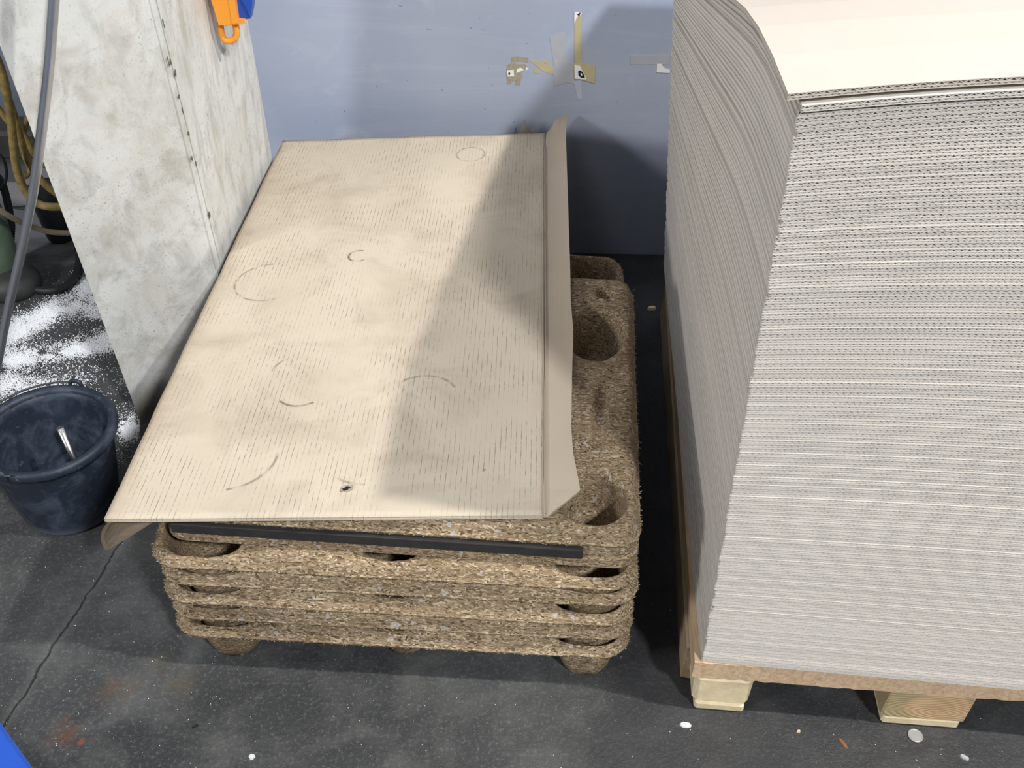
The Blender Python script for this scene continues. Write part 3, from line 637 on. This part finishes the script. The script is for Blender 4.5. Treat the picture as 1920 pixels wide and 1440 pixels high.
# ------------------------------------------------------------------ tape and label remains on the back sheet
def flat(name, px, mat, dep, th=.0006, label=None, cat='tape', group=None, parent=None):
    pts = [aty(x, y, WY - dep) for x, y in px]; c = sum(pts, Vector()) / len(pts); b = MB()
    if parent is None:
        b.extrude([p - c for p in pts], (0, 1, 0), th); o = b.obj(name, mat, None, c); tag(o, label, cat, group); return o, c
    par, pc = parent; b.extrude([p - pc for p in pts], (0, 1, 0), th); return b.obj(name, mat, par), None
t1, tc = flat('tape_strip', [(1077, 22), (1091, 24), (1090, 60), (1091, 122), (1077, 123)], M['tapey'], .0008, label='upright yellowed tape strip on the grey back sheet', group='tape remains on the grey sheet')
flat('white_corner', [(1077, 22), (1091, 24), (1089, 28), (1082, 32), (1078, 42), (1076.5, 44)], M['label'], .0014, parent=(t1, tc))
flat('print_mark', [(1082, 27), (1089, 23), (1086, 31)], M['ink_and_hole'], .0019, parent=(t1, tc))
t2, tc2 = flat('tape_strip', [(1075, 120), (1095, 119), (1116, 123), (1115, 157), (1100, 152), (1088, 149), (1077, 147)], M['tapey'], .0012, label='short wide yellowed tape piece with a white printed corner', group='tape remains on the grey sheet')
lb, _ = flat('white_label', [(1077, 122), (1088, 124), (1092, 134), (1098, 145), (1100, 149), (1078, 148)], M['label'], .0018, parent=(t2, tc2))
flat('print_mark', [(1084, 134), (1088, 132), (1092, 135), (1095, 141), (1097, 146), (1090, 146), (1085, 142)], M['ink_and_hole'], .0023, parent=(t2, tc2))
flat('print_mark', [(1088.5, 137), (1091, 138), (1092, 142), (1089, 141.5)], M['label'], .0027, parent=(t2, tc2))
flat('tape_strip', [(1030, 69), (1046, 61), (1061, 61), (1058, 100), (1059, 112), (1078, 122), (1077, 158), (1062, 154), (1040, 162), (1038, 120), (1034, 90)], M['tapeg'], .0006, label='broad grey translucent tape piece, crumpled, in the middle of the grey sheet', group='tape remains on the grey sheet')
flat('tape_strip', [(1182, 103), (1255, 103), (1256, 121), (1182, 121)], M['tapeg'], .0006, label='grey horizontal tape strip beside the cardboard stack', group='tape remains on the grey sheet')
flat('paper_label', [(1232, 120), (1240, 120), (1246, 128), (1256, 131), (1256, 137), (1231, 136)], M['label'], .0012, label='torn white paper scrap under the grey horizontal tape', cat='label')
flat('tape_strip', [(992, 112), (1010, 114), (1030, 121), (1040, 128), (1039, 140), (1022, 136), (1008, 126)], M['tapey'], .0005, label='slanting torn yellow tape flake left of the grey tape', group='tape remains on the grey sheet')
flat('tape_strip', [(1016, 113), (1026, 114), (1032, 120), (1022, 119)], M['tapey'], .0005, label='tiny yellow tape flake above the slanting one', group='tape remains on the grey sheet')
flat('tape_strip', [(1000, 129), (1008, 131), (1014, 138), (1001, 137)], M['tapey'], .0005, label='small yellow tape flake below the slanting one', group='tape remains on the grey sheet')
lr, lc = flat('paper_label', [(950, 122), (960, 118), (975, 121), (985, 120), (991, 128), (980, 133), (978, 146), (975, 160), (968, 161), (964, 150), (958, 158), (951, 158), (949, 140)], M['residue'], .0005, label='ragged half-peeled label remains at the left end of the tapes', cat='label')
flat('white_patch', [(950, 132), (963, 131), (964, 143), (952, 144)], M['label'], .001, parent=(lr, lc))
flat('white_patch', [(969, 130), (976, 127), (982, 131), (972, 136), (968, 137)], M['label'], .001, parent=(lr, lc))
flat('white_patch', [(986, 126), (992, 129), (986, 132)], M['label'], .001, parent=(lr, lc))
flat('print_mark', [(954, 134), (957, 138), (955, 142), (953, 139)], M['ink_and_hole'], .0014, parent=(lr, lc))
flat('adhesive_residue', [(958, 107), (970, 106), (990, 109), (991, 117), (975, 115), (958, 117)], M['residue'], .0004, parent=(lr, lc))
flat('tape_strip', [(1076, 154), (1089, 151), (1091, 180), (1092, 186), (1084, 187), (1079, 168)], simple('faint_clear_tape', (.40, .43, .50), .3), .0004, label='faint clear tape tail hanging below the printed corner', group='tape remains on the grey sheet')

# ------------------------------------------------------------------ orange tool and blue piece beside it
YO = 2.02
oc = aty(430, 60, YO); hd = empty('orange_clamp', oc); tag(hd, 'orange plastic clamp handle with a loop end hanging in front of the white boards', 'tool')
def pw(x, y, Y=YO): return aty(x, y, Y) - oc
def bar(pxs, Y, dep, mat, name, parent, org):
    b = MB(); pts = [aty(x, y, Y) - org for x, y in pxs]; k = len(pts); cen = sum(pts, Vector()) / k
    V = [p + Vector((0, dep * .3, 0)) for p in pts] + [cen + (p - cen) * Vector((1, 1, 1)) if False else p for p in pts]
    inn = [cen + (p - cen) * .93 + Vector((0, -dep * .25, 0)) for p in pts]; V += inn + [p + Vector((0, dep, 0)) for p in pts]
    b.add([pts[i] for i in range(k)] + inn + [p + Vector((0, dep, 0)) for p in pts],
          [tuple(range(2 * k - 1, k - 1, -1)), tuple(range(2 * k, 3 * k))] + [(i, (i + 1) % k, k + (i + 1) % k, k + i) for i in range(k)] + [((i + 1) % k, i, 2 * k + i, 2 * k + (i + 1) % k) for i in range(k)])
    return b.obj(name, mat, parent)
bar([(380, -70), (432, -70), (441, 0), (447, 44), (424, 49), (411, 47), (397, 0)], YO, .03, M['orange'], 'grip', hd, oc)
bar([(421, -70), (432, -70), (440, 0), (447, 46), (435, 47), (428, 0)], YO - .006, .01, M['orange'], 'ridge', hd, oc)
b = MB(); b.tube([pw(413, 42, YO + .012), pw(415, 60, YO + .012), pw(420, 73, YO + .012), pw(429, 77, YO + .012), pw(440, 72, YO + .012), pw(444, 60, YO + .012), pw(441, 44, YO + .012)], .0066, 12, 8); b.obj('loop', M['orange'], hd, None, True)
bar([(444, 36), (459, 37), (461, 40), (458, 44), (444, 46)], YO + .006, .012, M['orange'], 'tab', hd, oc)
b = MB(); b.box(pw(405, -60, YO + .05), (.02, .09, .012), .9, .002); b.obj('hook', M['iron'], hd)
bc = aty(457, 10, YO + .01); bl = empty('blue_plastic_piece', bc); tag(bl, 'blue plastic piece right beside the orange clamp handle', 'tool')
bar([(436, -70), (475, -70), (474, 10), (470, 35), (460, 36), (448, 35), (443, 0)], YO + .018, .022, M['blue'], 'body', bl, bc)
bar([(452, -70), (474, -70), (473, 8), (468, 33), (459, 12), (452, 2)], YO + .012, .008, M['blue'], 'raised_face', bl, bc)

# ------------------------------------------------------------------ bucket
bx, by = -.933, 1.506; bk = empty('black_bucket', (bx, by, 0)); tag(bk, 'dusty black rubber builder bucket with a wire handle, standing on the floor at left', 'bucket')
b = MB(); RB, RT, HB = .096, .131, .220
b.lathe([(0.0005, .002), (RB - .012, .0), (RB - .003, .003), (RB, .010), (RB + .004, .03), (RT - .008, HB - .035), (RT - .006, HB - .02), (RT - .006, HB - .004), (RT - .012, HB - .004), (RT - .013, HB - .03), (RB - .003, .03), (RB - .010, .010), (.0005, .010)], n=64)
b.obj('body', M['bucket'], bk, None, True)
b = MB(); b.lathe([(RT - .008, HB - .020), (RT + .003, HB - .021), (RT + .007, HB - .014), (RT + .007, HB - .006), (RT + .003, HB + .001), (RT - .006, HB + .002), (RT - .013, HB - .004), (RT - .012, HB - .012)], n=64); b.obj('rim', M['bucket'], bk, None, True)
e1 = atz(140, 722, HB); e2 = atz(6, 884, HB)
for e in (e1, e2):
    d = Vector((e.x - bx, e.y - by, 0)).normalized(); p = Vector((d.x * (RT + .008), d.y * (RT + .008), HB - .004)); tn = Vector((-d.y, d.x, 0))
    b = MB(); b.tube([p - tn * .013 + Vector((0, 0, -.006)), p - tn * .010 + Vector((0, 0, .008)), p + Vector((0, 0, .013)), p + tn * .010 + Vector((0, 0, .008)), p + tn * .013 + Vector((0, 0, -.006))], .0042, 10, 6); b.obj('ear', M['bucket'], bk, None, True)
d1 = Vector((e1.x - bx, e1.y - by, 0)).normalized(); a1 = math.atan2(d1.y, d1.x); pts = []
for k in range(13):
    a_ = a1 + math.pi * k / 12; rr = RT + .009 + .012 * math.sin(math.pi * k / 12); pts.append((rr * math.cos(a_), rr * math.sin(a_), HB + .004 - .012 * math.sin(math.pi * k / 12)))
b = MB(); b.tube(pts, .0022, 8, 4); o = b.obj('wire_handle', M['iron'], bk, None, True); o['label'] = 'dark wire handle lying along the rim'
tpv = Vector(aty(112, 802, by + .02)); bt = Vector((bx + .055, by - .015, .014)); 
b = MB(); axis = (tpv - bt); b.tube([(0, 0, 0), axis], .0072, 20, 2); o = b.obj('steel_rod', M['steel'], None, bt, True)
for p in o.data.polygons:
    if len(p.vertices) > 4: p.use_smooth = False
tag(o, 'short shiny steel rod standing in the black bucket', 'rod')

# ------------------------------------------------------------------ hoses and machine at far left
def hose(name, pts, r, mat, label, cat='hose', group=None, ridge=0, n=12, sub=10):
    P = [Vector(p) for p in pts]; c = P[0].copy(); b = MB(); b.tube([p - c for p in P], r, n, sub, ridge); o = b.obj(name, mat, None, c, True); tag(o, label, cat, group); return o
hose('metal_hose', [aty(x, y, Y) for x, y, Y in ((150, -700, 1.62), (128, -380, 1.60), (112, -130, 1.60), (101, 0, 1.60), (93, 110, 1.60), (80, 230, 1.605), (62, 360, 1.61), (38, 480, 1.62), (14, 585, 1.63), (-6, 690, 1.64), (-30, 800, 1.65))], .0085, M['hose'], 'shiny grey metal hose hanging in front of the white boards', n=16)
yl = 'yellow hoses coiled left of the white boards'
Yh = 2.35
hose('yellow_hose', [aty(x, y, Y) for x, y, Y in ((-30, 60, Yh), (-2, 120, Yh), (12, 170, Yh), (22, 240, Yh), (30, 310, Yh), (46, 355, Yh), (72, 382, Yh), (110, 388, Yh), (150, 380, Yh + .02))], .0105, M['yellow'], 'frontmost thick yellow hose bowing down beside the metal hose', group=yl, n=14, ridge=.018, sub=26)
hose('yellow_hose', [aty(x, y, Y) for x, y, Y in ((-20, 140, Yh + .04), (6, 165, Yh + .04), (26, 215, Yh + .04), (40, 265, Yh + .04), (58, 310, Yh + .04), (84, 345, Yh + .04), (120, 372, Yh + .05))], .0095, M['yellow'], 'middle yellow hose running under the edge of the white board', group=yl, n=14, ridge=.018, sub=26)
hose('yellow_hose', [aty(x, y, Y) for x, y, Y in ((-20, 185, Yh + .07), (6, 215, Yh + .07), (24, 238, Yh + .07), (44, 252, Yh + .08), (62, 285, Yh + .08), (85, 310, Yh + .1))], .0085, M['yellow'], 'short yellow hose crossing behind at the left picture edge', group=yl, n=14)
hose('yellow_hose', [aty(x, y, Y) for x, y, Y in ((64, 180, Yh + .1), (48, 235, Yh + .1), (42, 280, Yh + .1), (55, 315, Yh + .1), (50, 330, Yh + .08), (66, 300, Yh + .08), (80, 270, Yh + .1))], .007, M['yellow'], 'thin looping yellow hose behind the thick ones', group=yl, n=12)
hose('brown_hose', [aty(x, y, Y) for x, y, Y in ((-30, 375, 2.2), (0, 395, 2.22), (30, 412, 2.25), (60, 425, 2.28), (95, 435, 2.3), (135, 437, 2.32))], .0075, M['brownh'], 'brown-grey hose running below the yellow ones')
hose('black_hose', [aty(x, y, Y) for x, y, Y in ((-14, 320, 2.42), (4, 345, 2.42), (14, 380, 2.42), (21, 420, 2.42), (20, 460, 2.42), (26, 500, 2.42))], .010, M['rubber'], 'black ribbed hose dropping to the floor at far left', ridge=.08, sub=16)
hose('black_cable', [aty(x, y, Y) for x, y, Y in ((-14, 282, 2.38), (4, 295, 2.38), (12, 320, 2.38), (8, 345, 2.38), (-10, 362, 2.38))], .004, M['rubber'], 'thin black cable loop at the left picture edge', 'cable')
P_ = [atz(x, y, .012) for x, y in ((22, 500), (40, 528), (70, 543), (108, 543), (138, 523), (149, 490), (146, 460))]
hose('black_hose', P_, .0105, M['rubber'], 'black hose curled on the floor behind the white grains', ridge=.06, sub=10)
b = MB(); p = aty(-40, 400, 2.75); p2 = aty(75, 388, 2.70); hose('iron_bar', [p, p2], .010, M['iron'], 'dark iron bar behind the hoses', 'bar')
c = atz(106, 462, 0); c.y += .045; b = MB(); b.lathe([(.001, 0), (.030, 0), (.037, .006), (.040, .02), (.052, .17), (.050, .17), (.044, .16), (.001, .16)], n=32); o = b.obj('rubber_cup', M['rubber'], None, c, True); tag(o, 'dark tapered rubber cup on the floor behind the hoses', 'cup')
# machine: green leg with dark foot, cross beam, grey panel
c = atz(14, 572, 0); c.y += .075; c.x -= .01; mc = empty('green_machine', c); tag(mc, 'green machine with a dark round foot, cut off by the left picture edge', 'machine')
b = MB(); b.lathe([(.001, 0), (.068, 0), (.074, .008), (.074, .03), (.062, .05), (.04, .062), (.001, .064)], n=40); o = b.obj('foot', M['iron'], mc, None, True); o['label'] = 'dark round foot'
b = MB(); b.lathe([(.055, .05), (.056, .20), (.050, .26), (.04, .30), (.001, .31)], c=(-.035, .03, 0), n=32); b.obj('leg', M['green'], mc, None, True)
q = aty(30, 262, 2.85) - c; b = MB(); b.box((q.x - .35, q.y, q.z), (.86, .12, .09), .04, .01); b.obj('cross_beam', M['iron'], mc)
q = aty(20, 200, 2.95) - c; b = MB(); b.box((q.x - .35, q.y, q.z + .28), (.95, .05, .62), 0, .01); b.obj('panel', M['machine'], mc)
q = c + Vector((-.55, .05, 0)); b = MB(); b.box((-.60, .45, .30), (.1, .1, .60), 0, .01); b.obj('leg', M['green'], mc)

# ------------------------------------------------------------------ blue crate at the bottom-left corner
hgt = .45; pA = atz(0, 1372, hgt); pB = atz(48, 1440, hgt); d = (pB - pA).normalized(); nn = Vector((d.y, -d.x, 0));  c = pA + d * .02
if nn.x > 0: nn = -nn
bc_ = empty('blue_crate', (c.x, c.y, 0)); tag(bc_, 'blue plastic crate whose corner shows at the bottom-left of the picture', 'crate')
ang = math.atan2(d.y, d.x); W_, D_ = .30, .30; cx = (pA + d * .02 + nn * D_ / 2) - c
b = MB(); outer = rrect(W_ * 2, D_, .03, 6, -D_ / 2); 
def ring(dl, z): return [(x, y, z) for x, y in rrect(W_ * 2 + 2 * dl, D_ + 2 * dl, .03, 6, -D_ / 2 - dl)]
V = ring(-.03, 0) + ring(-.012, hgt - .06) + ring(0, hgt - .055) + ring(0, hgt) + ring(-.02, hgt) + ring(-.022, .02); L = 28
Fs = [(j * L + i, j * L + (i + 1) % L, (j + 1) * L + (i + 1) % L, (j + 1) * L + i) for j in range(5) for i in range(L)] + [tuple(range(L - 1, -1, -1)), tuple(range(5 * L, 6 * L))]
o = mesh('shell', V, Fs, M['blue'], bc_, (cx.x, cx.y, 0)); o.rotation_euler = (0, 0, ang)
b = MB(); b.box((cx.x, cx.y, hgt + .002), (W_ * 2 + .012, D_ + .012, .012), ang, .005); b.obj('lid', M['blue'], bc_)

# ------------------------------------------------------------------ white grains and floor litter
rs = random.Random(5); b = MB()
def dens(x, y):
    # bands read from the spill: (distance above two curved ridges)
    if x < 0 or x > 262 or y < 505 or y > 880: return 0
    edge = 85 + (y - 85) * .3727
    y1 = 625 - 85 * min(1, x / 165) - (x > 150) * 12; y2 = 690 - 40 * x / 215; n = noise.noise(Vector((x * .013, y * .03, 1.3))); n2 = noise.noise(Vector((x * .05, y * .09, 4.3)))
    d = 0
    top = 600 - .42 * x + (4 if x < 60 else 0)
    d += math.exp(-((y - (y1 + 10)) / 22) ** 2) * 1.0
    d += math.exp(-((y - (y2 - 10)) / 17) ** 2) * 1.15
    d += .45 * math.exp(-((y - 720) / 28) ** 2) * (1 - x / 330) + .35 * math.exp(-((y - 735) / 25) ** 2) * math.exp(-(x / 60) ** 2)
    if x > 215: d += .9 * math.exp(-((x - 243) / 18) ** 2 - ((y - 800) / 24) ** 2) + .25 * math.exp(-((x - 235) / 14) ** 2 - ((y - 845) / 30) ** 2)
    if x > 130: d += .7 * math.exp(-((x - 170) / 40) ** 2 - ((y - 575) / 35) ** 2)
    if y < top - 30: d *= .05
    return max(0, d * (.75 + .9 * n + .5 * n2)) + .035
cnt = 0
tet = [(1, 0, -.5), (-.5, .87, -.5), (-.5, -.87, -.5), (.0, 0, .9)]
def grain(p, r):
    a_ = rs.uniform(0, 6.28); c_, s_ = math.cos(a_), math.sin(a_); V = [(p.x + r * c_, p.y + r * s_, 0.0003), (p.x - r * s_, p.y + r * c_, 0.0003), (p.x - r * c_, p.y - r * s_, 0.0003), (p.x + r * s_, p.y - r * c_, 0.0003), (p.x, p.y, r * 1.5)]
    b.add(V, [(0, 1, 4), (1, 2, 4), (2, 3, 4), (3, 0, 4)])
while cnt < 40000:
    x = rs.uniform(0, 262); y = rs.uniform(505, 880)
    if rs.random() < dens(x, y) ** 1.6 * .9:
        p = atz(x, y, 0); grain(p, rs.uniform(.0007, .0017) * (1 + (rs.random() < .03) * .8)); cnt += 1
sp0 = Vector((0, 0, 0)); o = b.obj('white_grains', M['grain']); tag(o, 'white foam grains spilled over the floor between bucket and white boards', 'grains', None, 'stuff')
b = MB()
for _ in range(1100):
    x = rs.uniform(-20, 1940); y = rs.uniform(960, 1440); p = atz(x, y, 0)
    if rs.random() < (1.0 if x < 700 else .5): 
        r = rs.choice((.0003, .0003, .0004, .0005, .0007, .001)); grain(p, r)
o = b.obj('floor_dust', M['grain']); tag(o, 'tiny pale specks scattered over the dark floor in front', 'dust', None, 'stuff')
def bit(name, px, py, w_, d_, h_, rot, mat, label, cat):
    p = atz(px, py, 0); b = MB(); P0_ = blob(0, 0, w_ / 2, d_ / 2, rot, 0, 9, .14, int(px)); P1_ = [(x * .8, y * .8, h_) for x, y, z in P0_]; k = 9
    b.add([(x, y, .0005) for x, y, z in P0_] + P1_, [tuple(range(k - 1, -1, -1)), tuple(range(k, 2 * k))] + [(i, (i + 1) % k, k + (i + 1) % k, k + i) for i in range(k)])
    o = b.obj(name, mat, None, p); tag(o, label, cat); return o
bit('plastic_scrap', 1285, 1360, .024, .012, .004, -.1, M['label'], 'white oval scrap on the floor before the left pallet block', 'scrap')
bit('plastic_scrap', 1808, 1421, .018, .009, .004, -.6, M['tapeg'], 'small grey-blue scrap on the floor at the bottom right', 'scrap')
bit('plastic_scrap', 472, 1420, .012, .010, .004, .3, M['label'], 'small white scrap on the floor at the bottom, below the pallets', 'scrap')
bit('brown_leaf', 1581, 1394, .008, .026, .002, .5, M['leaf'], 'narrow brown leaf scrap between the two pallet blocks', 'leaf')
bit('plastic_scrap', 1497, 1372, .009, .006, .003, .5, M['splinter'], 'tiny pale chip left of the brown leaf', 'scrap')
bit('wood_chip', 1222, 580, .024, .016, .008, .2, M['pine'], 'pale wood chip on the floor between both piles', 'chip')
bit('plastic_scrap', 367, 1362, .012, .005, .003, .6, M['rubber'], 'small black scrap on the floor left of the bottom centre', 'scrap')
p = atz(1716, 1380, 0); b = MB(); b.lathe([(.0003, .0005), (.0122, .0005), (.013, .001), (.013, .0022), (.0118, .0026), (.0105, .0018), (.0003, .0018)], n=32); o = b.obj('metal_disc', M['silver'], None, p); tag(o, 'dull round metal disc on the floor below the ringed pallet block', 'disc')
